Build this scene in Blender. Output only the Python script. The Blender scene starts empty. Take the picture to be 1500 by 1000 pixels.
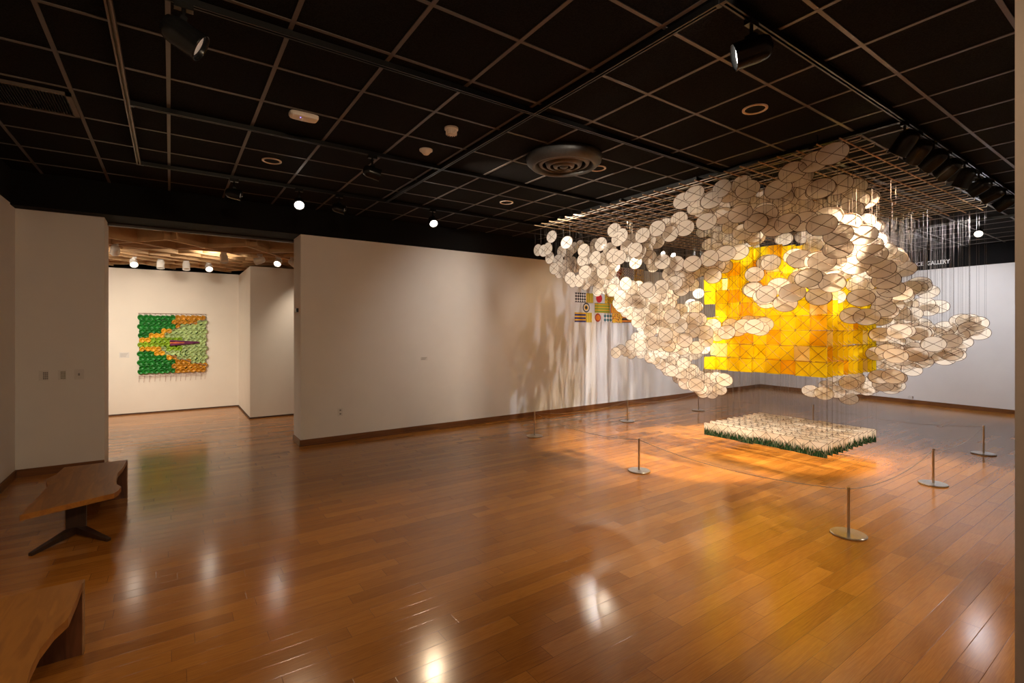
import bpy, math, random
from mathutils import Vector, Matrix, Euler
random.seed(7)
COL = bpy.context.scene.collection
PI = math.pi

# ------------------------------------------------------------------ measured camera
F, HOR, YAW, CAM = 719.0, 483.0, 0.608, 1.74
CY, SY = math.cos(YAW), math.sin(YAW)
CEIL = 3.57

# ------------------------------------------------------------------ mesh helpers
class MB:
    def __init__(s): s.v = []; s.f = []
    def add(s, vs, fs, mt=None):
        n = len(s.v)
        for p in vs:
            p = Vector(p)
            s.v.append(tuple(mt @ p) if mt is not None else tuple(p))
        s.f += [tuple(i + n for i in f) for f in fs]
        return s
    def box(s, x0, x1, y0, y1, z0, z1, mt=None):
        vs = [(x0,y0,z0),(x1,y0,z0),(x1,y1,z0),(x0,y1,z0),(x0,y0,z1),(x1,y0,z1),(x1,y1,z1),(x0,y1,z1)]
        return s.add(vs, [(0,3,2,1),(4,5,6,7),(0,1,5,4),(1,2,6,5),(2,3,7,6),(3,0,4,7)], mt)
    def prism(s, pts, z0, z1, mt=None):
        n = len(pts)
        vs = [(x,y,z0) for x,y in pts] + [(x,y,z1) for x,y in pts]
        fs = [tuple(reversed(range(n))), tuple(range(n,2*n))] + [(i,(i+1)%n,(i+1)%n+n,i+n) for i in range(n)]
        return s.add(vs, fs, mt)
    def tube(s, pts, r, n=6, cap=True, mt=None):
        pts = [Vector(p) for p in pts]; rings = []
        for i, p in enumerate(pts):
            d = (pts[min(i+1,len(pts)-1)] - pts[max(i-1,0)]).normalized()
            a = d.cross(Vector((0,0,1)))
            if a.length < 1e-3: a = d.cross(Vector((1,0,0)))
            a.normalize(); b = d.cross(a)
            rr = r[i] if isinstance(r,(list,tuple)) else r
            rings.append([p + a*math.cos(2*PI*k/n)*rr + b*math.sin(2*PI*k/n)*rr for k in range(n)])
        vs = [q for R in rings for q in R]; fs = []
        for i in range(len(rings)-1):
            for k in range(n):
                fs.append((i*n+k, i*n+(k+1)%n, (i+1)*n+(k+1)%n, (i+1)*n+k))
        if cap: fs += [tuple(reversed(range(n))), tuple(range((len(rings)-1)*n, len(rings)*n))]
        return s.add(vs, fs, mt)
    def lathe(s, prof, n=32, mt=None, caps=False):
        vs = [(r*math.cos(2*PI*k/n), r*math.sin(2*PI*k/n), z) for r,z in prof for k in range(n)]
        fs = [(i*n+k, i*n+(k+1)%n, (i+1)*n+(k+1)%n, (i+1)*n+k) for i in range(len(prof)-1) for k in range(n)]
        if caps: fs += [tuple(reversed(range(n))), tuple(range((len(prof)-1)*n, len(prof)*n))]
        return s.add(vs, fs, mt)
    def mesh(s, name, mat, smooth=False):
        me = bpy.data.meshes.new(name)
        me.from_pydata(s.v, [], s.f); me.update()
        if mat: me.materials.append(mat)
        if smooth: me.polygons.foreach_set('use_smooth', [True]*len(me.polygons))
        return me

def obj(name, mb, mat, parent=None, smooth=False, loc=None):
    me = mb.mesh(name, mat, smooth) if isinstance(mb, MB) else mb
    o = bpy.data.objects.new(name, me); COL.objects.link(o)
    if loc is not None: o.location = loc
    if parent: o.parent = parent
    return o
def tag(o, label, cat, group=None, kind=None):
    o['label'] = label; o['category'] = cat
    if group: o['group'] = group
    if kind: o['kind'] = kind
    return o
def struct(name, mb, mat, parent=None, label=None):
    o = obj(name, mb, mat, parent); o['kind'] = 'structure'
    if label: o['label'] = label
    return o
def thing(name, label, cat, loc=(0,0,0), rot=(0,0,0), group=None):
    o = bpy.data.objects.new(name, None); COL.objects.link(o)
    o.empty_display_size = .1; o.location = loc; o.rotation_euler = rot
    return tag(o, label, cat, group)

# ------------------------------------------------------------------ materials
def new_mat(name):
    m = bpy.data.materials.new(name); m.use_nodes = True
    nt = m.node_tree; b = nt.nodes['Principled BSDF']
    return m, nt, b
def N(nt, t, **kw):
    n = nt.nodes.new(t)
    for k, v in kw.items(): setattr(n, k, v)
    return n
def math_n(nt, op, a, b=None, clamp=False):
    n = N(nt, 'ShaderNodeMath', operation=op); n.use_clamp = clamp
    for i, x in enumerate((a, b)):
        if x is None: continue
        if isinstance(x, (int, float)): n.inputs[i].default_value = x
        else: nt.links.new(x, n.inputs[i])
    return n.outputs[0]
def ramp(nt, fac, stops, interp='LINEAR'):
    r = N(nt, 'ShaderNodeValToRGB'); r.color_ramp.interpolation = interp
    e = r.color_ramp.elements
    while len(e) > 1: e.remove(e[-1])
    e[0].position = stops[0][0]; e[0].color = (*stops[0][1], 1)
    for p, c in stops[1:]:
        q = e.new(p); q.color = (*c, 1)
    nt.links.new(fac, r.inputs[0]); return r.outputs[0]
def simple(name, col, rough=.5, metal=0, noise=0, nscale=30, bump=0, spec=None):
    m, nt, b = new_mat(name)
    b.inputs['Base Color'].default_value = (*col, 1); b.inputs['Roughness'].default_value = rough
    b.inputs['Metallic'].default_value = metal
    if spec is not None: b.inputs['Specular IOR Level'].default_value = spec
    tc = N(nt, 'ShaderNodeTexCoord'); nz = N(nt, 'ShaderNodeTexNoise'); nz.inputs['Scale'].default_value = nscale
    nz.inputs['Detail'].default_value = 4
    nt.links.new(tc.outputs['Object'], nz.inputs['Vector'])
    lo = tuple(c*(1-noise) for c in col); hi = tuple(min(1, c*(1+noise)) for c in col)
    nt.links.new(ramp(nt, nz.outputs[0], [(.35, lo), (.65, hi)]), b.inputs['Base Color'])
    if bump:
        bp = N(nt, 'ShaderNodeBump'); bp.inputs['Strength'].default_value = bump; bp.inputs['Distance'].default_value = .002
        nt.links.new(nz.outputs[0], bp.inputs['Height']); nt.links.new(bp.outputs[0], b.inputs['Normal'])
    return m
def emis(name, col, strength):
    m, nt, b = new_mat(name)
    b.inputs['Base Color'].default_value = (*col, 1)
    b.inputs['Emission Color'].default_value = (*col, 1); b.inputs['Emission Strength'].default_value = strength
    return m

def wood_floor():
    m, nt, b = new_mat('oak_strip_floor')
    tc = N(nt, 'ShaderNodeTexCoord'); sp = N(nt, 'ShaderNodeSeparateXYZ'); nt.links.new(tc.outputs['Object'], sp.inputs[0])
    x, y = sp.outputs[0], sp.outputs[1]
    yr = math_n(nt, 'DIVIDE', y, .112); row = math_n(nt, 'FLOOR', yr); fy = math_n(nt, 'FRACT', yr)
    w1 = N(nt, 'ShaderNodeTexWhiteNoise', noise_dimensions='1D'); nt.links.new(row, w1.inputs['W'])
    off = math_n(nt, 'MULTIPLY', w1.outputs['Value'], 9.7)
    xr = math_n(nt, 'DIVIDE', math_n(nt, 'ADD', x, off), .95); pl = math_n(nt, 'FLOOR', xr); fx = math_n(nt, 'FRACT', xr)
    cb = N(nt, 'ShaderNodeCombineXYZ'); nt.links.new(row, cb.inputs[0]); nt.links.new(pl, cb.inputs[1])
    w2 = N(nt, 'ShaderNodeTexWhiteNoise', noise_dimensions='2D'); nt.links.new(cb.outputs[0], w2.inputs['Vector'])
    rnd = w2.outputs['Value']
    # grain: long streaks plus cathedral rings
    cv = N(nt, 'ShaderNodeCombineXYZ')
    nt.links.new(math_n(nt, 'ADD', math_n(nt, 'MULTIPLY', x, 1.3), math_n(nt, 'MULTIPLY', rnd, 37.)), cv.inputs[0])
    nt.links.new(math_n(nt, 'MULTIPLY', y, 22.), cv.inputs[1]); nt.links.new(math_n(nt, 'MULTIPLY', rnd, 11.), cv.inputs[2])
    nz = N(nt, 'ShaderNodeTexNoise'); nz.inputs['Scale'].default_value = 1.4; nz.inputs['Detail'].default_value = 3
    nt.links.new(cv.outputs[0], nz.inputs['Vector'])
    rings = math_n(nt, 'SINE', math_n(nt, 'MULTIPLY', nz.outputs[0], 46.))
    cv2 = N(nt, 'ShaderNodeCombineXYZ')
    nt.links.new(math_n(nt, 'MULTIPLY', x, 6.), cv2.inputs[0]); nt.links.new(math_n(nt, 'MULTIPLY', y, 260.), cv2.inputs[1])
    n2 = N(nt, 'ShaderNodeTexNoise'); n2.inputs['Scale'].default_value = 1.; n2.inputs['Detail'].default_value = 5
    nt.links.new(cv2.outputs[0], n2.inputs['Vector'])
    g = math_n(nt, 'ADD', math_n(nt, 'MULTIPLY', rings, .07), math_n(nt, 'MULTIPLY', n2.outputs[0], .5))
    t = math_n(nt, 'ADD', math_n(nt, 'MULTIPLY', rnd, .40), math_n(nt, 'ADD', g, .08))
    col = ramp(nt, t, [(.05, (.23,.075,.010)), (.4, (.36,.135,.020)), (.7, (.48,.19,.030)), (1., (.60,.26,.05))])
    ed = math_n(nt, 'MINIMUM', fy, math_n(nt, 'SUBTRACT', 1., fy))
    ex = math_n(nt, 'MULTIPLY', math_n(nt, 'MINIMUM', fx, math_n(nt, 'SUBTRACT', 1., fx)), 8.)
    e = math_n(nt, 'MINIMUM', ed, ex)
    gap = math_n(nt, 'MULTIPLY', e, 60., clamp=True)
    mix = N(nt, 'ShaderNodeMix', data_type='RGBA'); mix.inputs[6].default_value = (.085,.035,.012,1)
    nt.links.new(gap, mix.inputs[0]); nt.links.new(col, mix.inputs[7]); nt.links.new(mix.outputs[2], b.inputs['Base Color'])
    b.inputs['Roughness'].default_value = .2
    rr = math_n(nt, 'ADD', math_n(nt, 'MULTIPLY', n2.outputs[0], .08), .13); nt.links.new(rr, b.inputs['Roughness'])
    b.inputs['Specular IOR Level'].default_value = .65
    b.inputs['Coat Weight'].default_value = .0; b.inputs['Coat Roughness'].default_value = .11
    bp = N(nt, 'ShaderNodeBump'); bp.inputs['Strength'].default_value = .16; bp.inputs['Distance'].default_value = .001
    nt.links.new(math_n(nt, 'ADD', gap, math_n(nt, 'MULTIPLY', rnd, .8)), bp.inputs['Height']); nt.links.new(bp.outputs[0], b.inputs['Normal'])
    return m

def bench_wood(name, c0, c1, rough=.32, along=1):
    m, nt, b = new_mat(name)
    tc = N(nt, 'ShaderNodeTexCoord'); mp = N(nt, 'ShaderNodeMapping')
    sc = [9., 9., 9.]; sc[along] = 1.1; mp.inputs['Scale'].default_value = sc
    nt.links.new(tc.outputs['Object'], mp.inputs[0])
    nz = N(nt, 'ShaderNodeTexNoise'); nz.inputs['Scale'].default_value = 1.1; nz.inputs['Detail'].default_value = 6; nz.inputs['Distortion'].default_value = .6
    nt.links.new(mp.outputs[0], nz.inputs['Vector'])
    s = math_n(nt, 'SINE', math_n(nt, 'MULTIPLY', nz.outputs[0], 40.))
    t = math_n(nt, 'ADD', math_n(nt, 'MULTIPLY', s, .09), nz.outputs[0])
    nt.links.new(ramp(nt, t, [(.25, c0), (.75, c1)]), b.inputs['Base Color'])
    b.inputs['Roughness'].default_value = rough
    return m

def paper(name, col, trans=.62, clear=.1, vary=.06, grass=False, emit=False):
    m = bpy.data.materials.new(name); m.use_nodes = True; nt = m.node_tree; nt.nodes.clear()
    out = N(nt, 'ShaderNodeOutputMaterial')
    tc = N(nt, 'ShaderNodeTexCoord'); nz = N(nt, 'ShaderNodeTexNoise'); nz.inputs['Scale'].default_value = 25; nz.inputs['Detail'].default_value = 5
    nt.links.new(tc.outputs['Object'], nz.inputs['Vector'])
    oi = N(nt, 'ShaderNodeObjectInfo')
    v = math_n(nt, 'ADD', math_n(nt, 'MULTIPLY', nz.outputs[0], .12), math_n(nt, 'MULTIPLY', oi.outputs['Random'], vary*2))
    c = ramp(nt, v, [(0., tuple(x*(1-vary) for x in col)), (.25, col)])
    if grass:
        sp = N(nt, 'ShaderNodeSeparateXYZ'); nt.links.new(tc.outputs['Object'], sp.inputs[0])
        cv = N(nt, 'ShaderNodeCombineXYZ')
        nt.links.new(math_n(nt, 'ADD', math_n(nt, 'MULTIPLY', sp.outputs[1], 95.), math_n(nt, 'MULTIPLY', oi.outputs['Random'], 90.)), cv.inputs[0])
        nt.links.new(math_n(nt, 'MULTIPLY', sp.outputs[2], 9.), cv.inputs[1])
        n2 = N(nt, 'ShaderNodeTexNoise'); n2.inputs['Scale'].default_value = 1.; n2.inputs['Detail'].default_value = 3
        nt.links.new(cv.outputs[0], n2.inputs['Vector'])
        h = math_n(nt, 'ADD', sp.outputs[2], math_n(nt, 'MULTIPLY', math_n(nt, 'SUBTRACT', n2.outputs[0], .5), -.28))
        mask = math_n(nt, 'MULTIPLY', math_n(nt, 'SUBTRACT', .014, h), 45., clamp=True)
        gc = ramp(nt, n2.outputs[0], [(.3, (.008,.03,.022)), (.5, (.018,.05,.018)), (.6, (.05,.11,.06)), (.7,(.22,.27,.19))])
        mx = N(nt, 'ShaderNodeMix', data_type='RGBA'); nt.links.new(mask, mx.inputs[0]); nt.links.new(c, mx.inputs[6]); nt.links.new(gc, mx.inputs[7])
        c = mx.outputs[2]
    d = N(nt, 'ShaderNodeBsdfDiffuse'); t = N(nt, 'ShaderNodeBsdfTranslucent'); tr = N(nt, 'ShaderNodeBsdfTransparent')
    nt.links.new(c, d.inputs[0]); nt.links.new(c, t.inputs[0]); nt.links.new(c, tr.inputs[0])
    a = N(nt, 'ShaderNodeMixShader'); a.inputs[0].default_value = trans; nt.links.new(d.outputs[0], a.inputs[1]); nt.links.new(t.outputs[0], a.inputs[2])
    b2 = N(nt, 'ShaderNodeMixShader'); b2.inputs[0].default_value = clear; nt.links.new(a.outputs[0], b2.inputs[1]); nt.links.new(tr.outputs[0], b2.inputs[2])
    nt.links.new(b2.outputs[0], out.inputs[0])
    return m

def ceiling_tile():
    m, nt, b = new_mat('black_fissured_tile')
    tc = N(nt, 'ShaderNodeTexCoord'); nz = N(nt, 'ShaderNodeTexNoise'); nz.inputs['Scale'].default_value = 110; nz.inputs['Detail'].default_value = 3
    nt.links.new(tc.outputs['Object'], nz.inputs['Vector'])
    nt.links.new(ramp(nt, nz.outputs[0], [(.4, (.0025,.002,.002)), (.6, (.010,.0085,.008))]), b.inputs['Base Color'])
    b.inputs['Roughness'].default_value = .9; b.inputs['Specular IOR Level'].default_value = .12
    bp = N(nt, 'ShaderNodeBump'); bp.inputs['Strength'].default_value = .6; bp.inputs['Distance'].default_value = .003
    nt.links.new(nz.outputs[0], bp.inputs['Height']); nt.links.new(bp.outputs[0], b.inputs['Normal'])
    return m

M = {}
M['wall'] = simple('white_wall_paint', (.74,.71,.68), .75, noise=.015, nscale=3, bump=.05)
M['wall_warm'] = simple('gallery_wall_paint', (.76,.70,.62), .75, noise=.015, nscale=3)
M['pier'] = simple('pier_paint', (.62,.53,.46), .8, noise=.02)
M['black'] = simple('black_soffit_paint', (.0035,.003,.003), .85, noise=.1, spec=.2)
M['tile'] = ceiling_tile()
M['tbar'] = simple('dark_ceiling_grid_metal', (.13,.11,.097), .42, .35, noise=.05)
M['track'] = simple('black_track_metal', (.006,.0055,.005), .35, .2, noise=.1)
M['track_brown'] = simple('bronze_track_metal', (.16,.12,.09), .4, .4, noise=.1)
M['floor'] = wood_floor()
M['baseboard'] = bench_wood('walnut_baseboard', (.10,.035,.010), (.22,.085,.026), .35, 0)
M['baseboard_y'] = bench_wood('walnut_baseboard_side', (.10,.035,.010), (.22,.085,.026), .35, 1)
M['black_metal'] = simple('black_enamel', (.012,.012,.012), .25, .2, noise=.1)
M['white_metal'] = simple('white_enamel', (.75,.72,.68), .35, noise=.02)
M['steel'] = simple('brushed_steel', (.55,.52,.49), .28, 1., noise=.06, nscale=80)
M['lens_on'] = emis('lit_lamp', (1.,.93,.82), 12.)
M['lens_dim'] = emis('lamp_seen_aslant', (1.,.93,.82), .12)
M['lens_soft'] = emis('softly_lit_lamp', (1.,.93,.82), 2.5)
M['lens_art'] = emis('warm_lit_lamp', (1.,.9,.74), 6.)
M['lens_off'] = simple('dark_lamp_glass', (.05,.05,.05), .1, noise=.1)
M['bench_top'] = bench_wood('live_edge_oak', (.25,.088,.010), (.43,.175,.022), .48, 1)
M['bench_dark'] = bench_wood('dark_walnut', (.018,.008,.005), (.05,.02,.01), .4, 2)
M['bench_panel'] = bench_wood('walnut_end_panel', (.045,.014,.006), (.15,.055,.022), .38, 2)
M['bark'] = bench_wood('pale_live_edge', (.26,.13,.05), (.42,.24,.11), .5, 1)
M['rod'] = simple('bamboo_dowel', (.50,.31,.16), .5, noise=.15, nscale=12)
M['rod_white'] = simple('pale_dowel', (.62,.55,.48), .5, noise=.08, nscale=12)
M['thread'] = simple('dark_thread', (.10,.08,.07), .7, noise=.1)
M['frame'] = simple('split_bamboo_strut', (.09,.045,.02), .6, noise=.15)
M['disc'] = paper('white_kite_paper', (.94,.89,.83), .55, .1, .05)
M['yellow'] = paper('yellow_kite_paper', (.98,.80,.014), .62, .12, .10)
M['orange'] = paper('orange_kite_paper', (.98,.55,.010), .62, .12, .08)
M['pale'] = paper('pale_yellow_kite_paper', (.98,.86,.42), .6, .2, .08)
M['grass'] = paper('grass_printed_paper', (.88,.83,.74), .4, .05, .04, grass=True)
M['plastic'] = simple('white_plastic', (.93,.87,.80), .4, noise=.02)
M['vent'] = simple('vent_grey_metal', (.075,.072,.068), .45, .3, noise=.1)
M['ring'] = simple('pinkish_trim_metal', (.95,.80,.68), .35, noise=.05)
M['beam'] = simple('tan_lattice_board', (.60,.38,.19), .6, noise=.08, nscale=6)
M['deck'] = simple('tan_ceiling_deck', (.50,.34,.21), .8, noise=.08, nscale=4)
M['letters'] = simple('white_vinyl_letters', (.85,.84,.82), .5, noise=.01)
M['card'] = simple('label_card', (.66,.63,.60), .6, noise=.02)
M['card_ink'] = simple('label_ink', (.25,.23,.22), .7, noise=.1)
M['cord'] = simple('grey_barrier_cord', (.30,.26,.23), .6, noise=.1)
M['led'] = emis('blue_led', (.25,.2,1.), 6.)

# ------------------------------------------------------------------ shell
YA0, YA1 = 7.83, 7.95            # long wall: slightly out of square
XA0, XB = 1.60, 14.75
def wa(x): return YA0 + (YA1-YA0)*(x-XA0)/(XB-XA0)
B0, B1 = (14.75, 7.95), (13.80, -2.6)
struct('floor', MB().box(-4.2, 15.6, -3.1, 13.3, -.12, 0), M['floor'])
struct('ceiling', MB().box(-1.8, 15.4, -3.0, 8.5, CEIL, CEIL+.1), M['tile'])
g = MB()
for i in range(-2, 26):
    x = -.012 + .61*(i-1) + .61
    g.box(x-.013, x+.013, -2.9, 7.85, CEIL-.006, CEIL+.004)
for j in range(-11, 8):
    y = 4.352 + .61*(j-2)
    y2 = y + .61*0
    if y2 < 7.9: g.box(-1.5, 14.7, y2-.012, y2+.012, CEIL-.0055, CEIL+.004)
struct('trim_1', g, M['tbar'])
struct('wall_left', MB().box(-1.75, -1.5, -3.1, 8.6, 0, 3.19), M['wall'])
struct('wall_left_return', MB().box(-1.5, -.688, 8.08, 8.58, 0, 3.19), M['wall'])
struct('wall_long', MB().prism([(XA0,YA0),(XB+.3,wa(XB+.3)),(XB+.3,8.45),(XA0,8.33)], 0, 3.17), M['wall'])
struct('wall_right', MB().prism([B0,(B0[0]+.3,B0[1]),(B1[0]+.3,B1[1]),B1], 0, 3.13), M['wall'])
struct('wall_near', MB().box(-1.75, 14.4, -3.1, -2.6, 0, CEIL), M['wall'])
# black soffits above the walls
struct('trim_2', MB().prism([(-1.75,7.86),(1.6,7.84),(15.05,7.955),(15.05,8.5),(-1.75,8.5)], 3.17, CEIL), M['black'])
struct('trim_3', MB().box(-1.75, -1.49, -3.0, 7.86, 3.19, CEIL), M['black'])
struct('trim_4', MB().prism([(B0[0]-.012,B0[1]),(B0[0]+.3,B0[1]),(B1[0]+.3,B1[1]),(B1[0]-.012,B1[1])], 3.13, CEIL), M['black'])
struct('trim_5', MB().box(-.70, 1.62, 8.44, 8.52, 3.135, 3.172), simple('dark_brown_header_trim', (.05,.028,.018), .5, noise=.1))
bh, bt = .092, .016
def board(p, q, n, h=bh, t=bt):
    return MB().prism([p, q, (q[0]+n[0]*t, q[1]+n[1]*t), (p[0]+n[0]*t, p[1]+n[1]*t)], 0, h)
bb = board((XA0-bt,YA0),(XB,wa(XB)),(0,-1)); bb.box(XA0-bt, XA0, YA0-bt, 8.33, 0, bh)
bb.box(XA0-bt-.012, XA0+3, YA0-bt-.012, YA0-bt, 0, .018)
struct('baseboard_long', bb, M['baseboard'])
struct('baseboard_right', board(B0,B1,(-1,.08)), M['baseboard_y'])
b1 = MB().box(-1.5, -1.5+bt, -2.6, 8.08, 0, bh); struct('baseboard_left', b1, M['baseboard_y'])
struct('baseboard_left_return', MB().box(-1.484, -.688, 8.064, 8.08, 0, bh), M['baseboard'])
# pier close to the lens on the right
struct('wall_pier', MB().box(2.119, 2.7, -.9, .3535, 0, CEIL), M['pier'])
# second gallery seen through the opening
struct('wall_far', MB().box(-3.4, 1.28, 12.76, 13.0, 0, 3.0), M['wall_warm'])
struct('wall_far_return', MB().box(1.28, 1.55, 10.90, 13.0, 0, 2.985), M['wall_warm'])
struct('wall_far_front', MB().box(1.28, 4.2, 10.80, 10.9, 0, 2.985), M['wall_warm'])
struct('wall_far_left', MB().box(-3.6, -3.4, 8.4, 13.0, 0, 3.6), M['wall_warm'])
struct('wall_far_right', MB().box(4.0, 4.2, 8.4, 10.8, 0, 3.6), M['wall_warm'])
struct('wall_backside', MB().box(-3.6, -1.75, 8.4, 8.58, 0, CEIL), M['wall_warm'])
bf = MB().box(-3.4, 1.28, 12.745, 12.76, 0, .028)
bf.box(1.265, 1.28, 10.785, 12.76, 0, .028); bf.box(1.265, 4.0, 10.785, 10.80, 0, .028)
struct('baseboard_far', bf, simple('dark_base_gap', (.06,.025,.012), .6, noise=.2))
struct('ceiling_far', MB().box(-3.7, 4.3, 8.5, 13.4, 4.05, 4.15), M['deck'])
struct('wall_far_upper', MB().box(-3.7, 4.3, 13.2, 13.4, 2.9, 4.1), M['black'])
# diagonal board lattice under the far ceiling
lat = MB()
for k in range(-9, 12):
    for sgn in (1, -1):
        cx, cyy = .0 + k*1.05, 10.8
        a = math.radians(33)*sgn
        mt = Matrix.Translation((cx, cyy, 0)) @ Matrix.Rotation(a, 4, 'Z')
        t0, t1 = -3.9, 3.9
        # keep each board inside the room's depth
        L = min(3.9, 2.1/abs(math.sin(a)))
        zb = 3.05 if sgn > 0 else 3.065
        lat.box(-L, L, -.022, .022, zb, zb+.2, mt)
lat2 = MB()
lat2.v = [(min(3.95, max(-3.35, x)), y, z) for x, y, z in lat.v]; lat2.f = lat.f
struct('trim_6', lat2, M['beam'])
fx_ = MB()
for y in (9.4, 10.9, 12.2):
    fx_.box(-3.3, 3.9, y-.03, y+.03, 3.62, 3.68)
struct('trim_7', fx_, simple('tan_conduit', (.35,.26,.19), .6, noise=.1))

# ------------------------------------------------------------------ lighting tracks
def track(label, x0, y0, x1, y1, mat=None, z=CEIL):
    t = thing('lighting_track', label, 'lighting track', (x0, y0, z-.006))
    dx, dy = x1-x0, y1-y0; L = math.hypot(dx, dy); a = math.atan2(dy, dx)
    mt = Matrix.Rotation(a, 4, 'Z'); w = .018
    rail = MB()
    rail.box(0, L, -w, w, -.012, 0, mt); rail.box(0, L, -w, -w+.006, -.036, -.012, mt); rail.box(0, L, w-.006, w, -.036, -.012, mt)
    rail.box(0, L, -w, -w+.011, -.038, -.034, mt); rail.box(0, L, w-.011, w, -.038, -.034, mt)
    obj('rail', rail, mat or M['track'], t)
    for s_ in (0, L):
        obj('end_cap', MB().box(s_-.012, s_+.012, -w-.002, w+.002, -.04, 0, mt), mat or M['track'], t)
    return t
track('bronze slotted track running away from the camera at the far left of the ceiling', -.28, 1.6, -.28, 6.66, M['track_brown'])
track('black ceiling track nearest the camera, carrying the row of spotlights at the right', 2.48, 1.54, 13.2, 1.54)
track('black ceiling track carrying the big spotlight at the upper left', -.25, 3.24, 13.0, 3.24)
track('black ceiling track passing between the white dome sensors and the ring lights', -.25, 4.95, 13.0, 4.95)
track('black ceiling track closest to the long white wall, carrying the two starry lamps', -.25, 6.66, 13.0, 6.66)
track('black cross track left of the round air diffuser', 2.48, 1.57, 2.48, 6.63, z=CEIL-.002)
track('black cross track above the near corner of the stick rack', 5.16, 1.57, 5.16, 6.63, z=CEIL-.002)
track('black cross track over the back of the stick rack', 7.95, 1.57, 7.95, 6.63, z=CEIL-.002)
track('black cross track at the far right beyond the stick rack', 10.9, 1.57, 10.9, 6.63, z=CEIL-.002)
track('tan track under the boards of the far room, nearer the opening', -2.6, 9.7, 3.6, 9.7, M['beam'], 3.11)
track('tan track under the boards of the far room, nearer the artwork', -2.6, 11.3, 3.6, 11.3, M['beam'], 3.11)

# ------------------------------------------------------------------ spotlights
def lamp_meshes(dark, s=1.0):
    body = MB(); prof = [(.001,-.115),(.03,-.112),(.055,-.098),(.069,-.07),(.074,-.03),(.075,.085),(.077,.09),(.077,.096),(.071,.097),(.069,.09),(.066,.07)]
    body.lathe([(r*s, z*s) for r, z in prof], 28)
    lens = MB().lathe([(.0005*s,.068*s),(.067*s,.068*s)], 24)
    return body, lens
LM = {}
for nm, s in (('big', 1.0), ('small', .82)):
    b_, l_ = lamp_meshes(True, s)
    LM[nm] = (b_, l_, s)
def spot(label, x, y, aim, mat='black_metal', lens='lens_dim', size='big', zc=None, energy=0, ang=40, col=(1,.86,.68), blend=.6, group=None, ztrack=CEIL-.044, soft=.035):
    b_, l_, s = LM[size]
    t = thing('track_spotlight', label, 'spotlight', (x, y, ztrack), group=group)
    zc = ztrack-.175 if zc is None else zc
    dz = zc - ztrack
    obj('track_adapter', MB().box(-.045,.045,-.02,.02,-.032,.004), M[mat], t)
    obj('stem', MB().tube([(0,0,-.03),(0,0,dz+.085*s)], .011, 8).box(-.017,.017,-.03,.03,dz+.07*s,dz+.095*s), M[mat], t)
    d = (Vector(aim) - Vector((x, y, zc))).normalized()
    q = d.to_track_quat('Z', 'Y').to_matrix().to_4x4()
    mt = Matrix.Translation((0,0,dz)) @ q
    hb = MB(); hb.v = [tuple(mt @ Vector(p)) for p in b_.v]; hb.f = b_.f
    h = obj('housing', hb, M[mat], t, True)
    hl = MB(); hl.v = [tuple(mt @ Vector(p)) for p in l_.v]; hl.f = l_.f
    obj('lens', hl, M[lens], h)
    if energy:
        L = bpy.data.lights.new('beam', 'SPOT'); L.energy = energy*G; L.color = col
        L.spot_size = math.radians(ang); L.spot_blend = blend; L.shadow_soft_size = soft
        lo = bpy.data.objects.new('beam', L); COL.objects.link(lo); lo.parent = t
        lo.matrix_local = Matrix.Translation(Vector((0,0,dz)) + d*.11*s) @ (-d).to_track_quat('Z','Y').to_matrix().to_4x4()
    return t
WARM = (1,.74,.48); NEUT = (1,.84,.66); COOL = (.90,.92,1.)
G = 2.6
spot('big black spotlight nearest the upper left corner, tilted down to the right', .06, 3.24, (1.1, 3.05, 2.75), energy=0, lens='lens_dim')
spot('black spotlight with white glowing face at the upper middle right', 2.76, 1.54, (1.55, 3.0, 2.9), lens='lens_on', energy=0)
spot('small black spotlight left of the left starry lamp', .62, 6.66, (5.2, 5.2, 2.4), size='small', energy=80, ang=40, col=NEUT)
spot('blazing lamp above the doorway, left of the two starry lamps', 1.34, 6.66, (.9, 3.6, 1.0), lens='lens_on', size='small', energy=26, ang=70, col=WARM, soft=.06)
spot('small black spotlight between the two starry lamps', 1.84, 6.66, (5.6, 4.8, 2.3), size='small', energy=90, ang=46, col=NEUT)
spot('black spotlight hanging alone on the track below the white oblong access point', 1.70, 4.95, (5.7, 4.2, 2.4), size='small', energy=170, ang=58, col=NEUT)
spot('blazing lamp above the long white wall, right of the two starry lamps', 3.2, 6.66, (2.6, 3.3, .6), lens='lens_on', size='small', energy=26, ang=70, col=WARM, soft=.06)
# row at the right edge of the ceiling, throwing light through the cloud
xs = [5.2, 5.55, 5.95, 6.4, 6.95, 7.5, 8.05, 8.7]
aims = [(6.0,4.4,0),(6.9,3.4,2.0),(6.8,4.8,1.2),(7.2,3.5,2.1),(7.2,3.2,.2),(7.5,3.6,2.2),(8.0,4.3,2.2),(9.2,5.2,1.2)]
ord_ = ['first','second','third','fourth','fifth','sixth','seventh','last']
for i, (x, a) in enumerate(zip(xs, aims)):
    spot('black spotlight, %s from the left in the row at the right of the ceiling' % ord_[i], x, 1.54, a,
         lens='lens_on' if i > 5 else 'lens_dim', energy=[420,260,190,280,240,300,230,240][i], ang=[40,30,30,34,36,40,46,50][i],
         col=[WARM,WARM,WARM,NEUT,WARM,NEUT,COOL,COOL][i], blend=.4, group=None, soft=.02)
spot('small spotlight glowing over the white lettering at the right', 11.0, 2.26, (9.5, 2.0, 2.6), lens='lens_soft', size='small', soft=.12, energy=6, ang=80, col=COOL)
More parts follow.
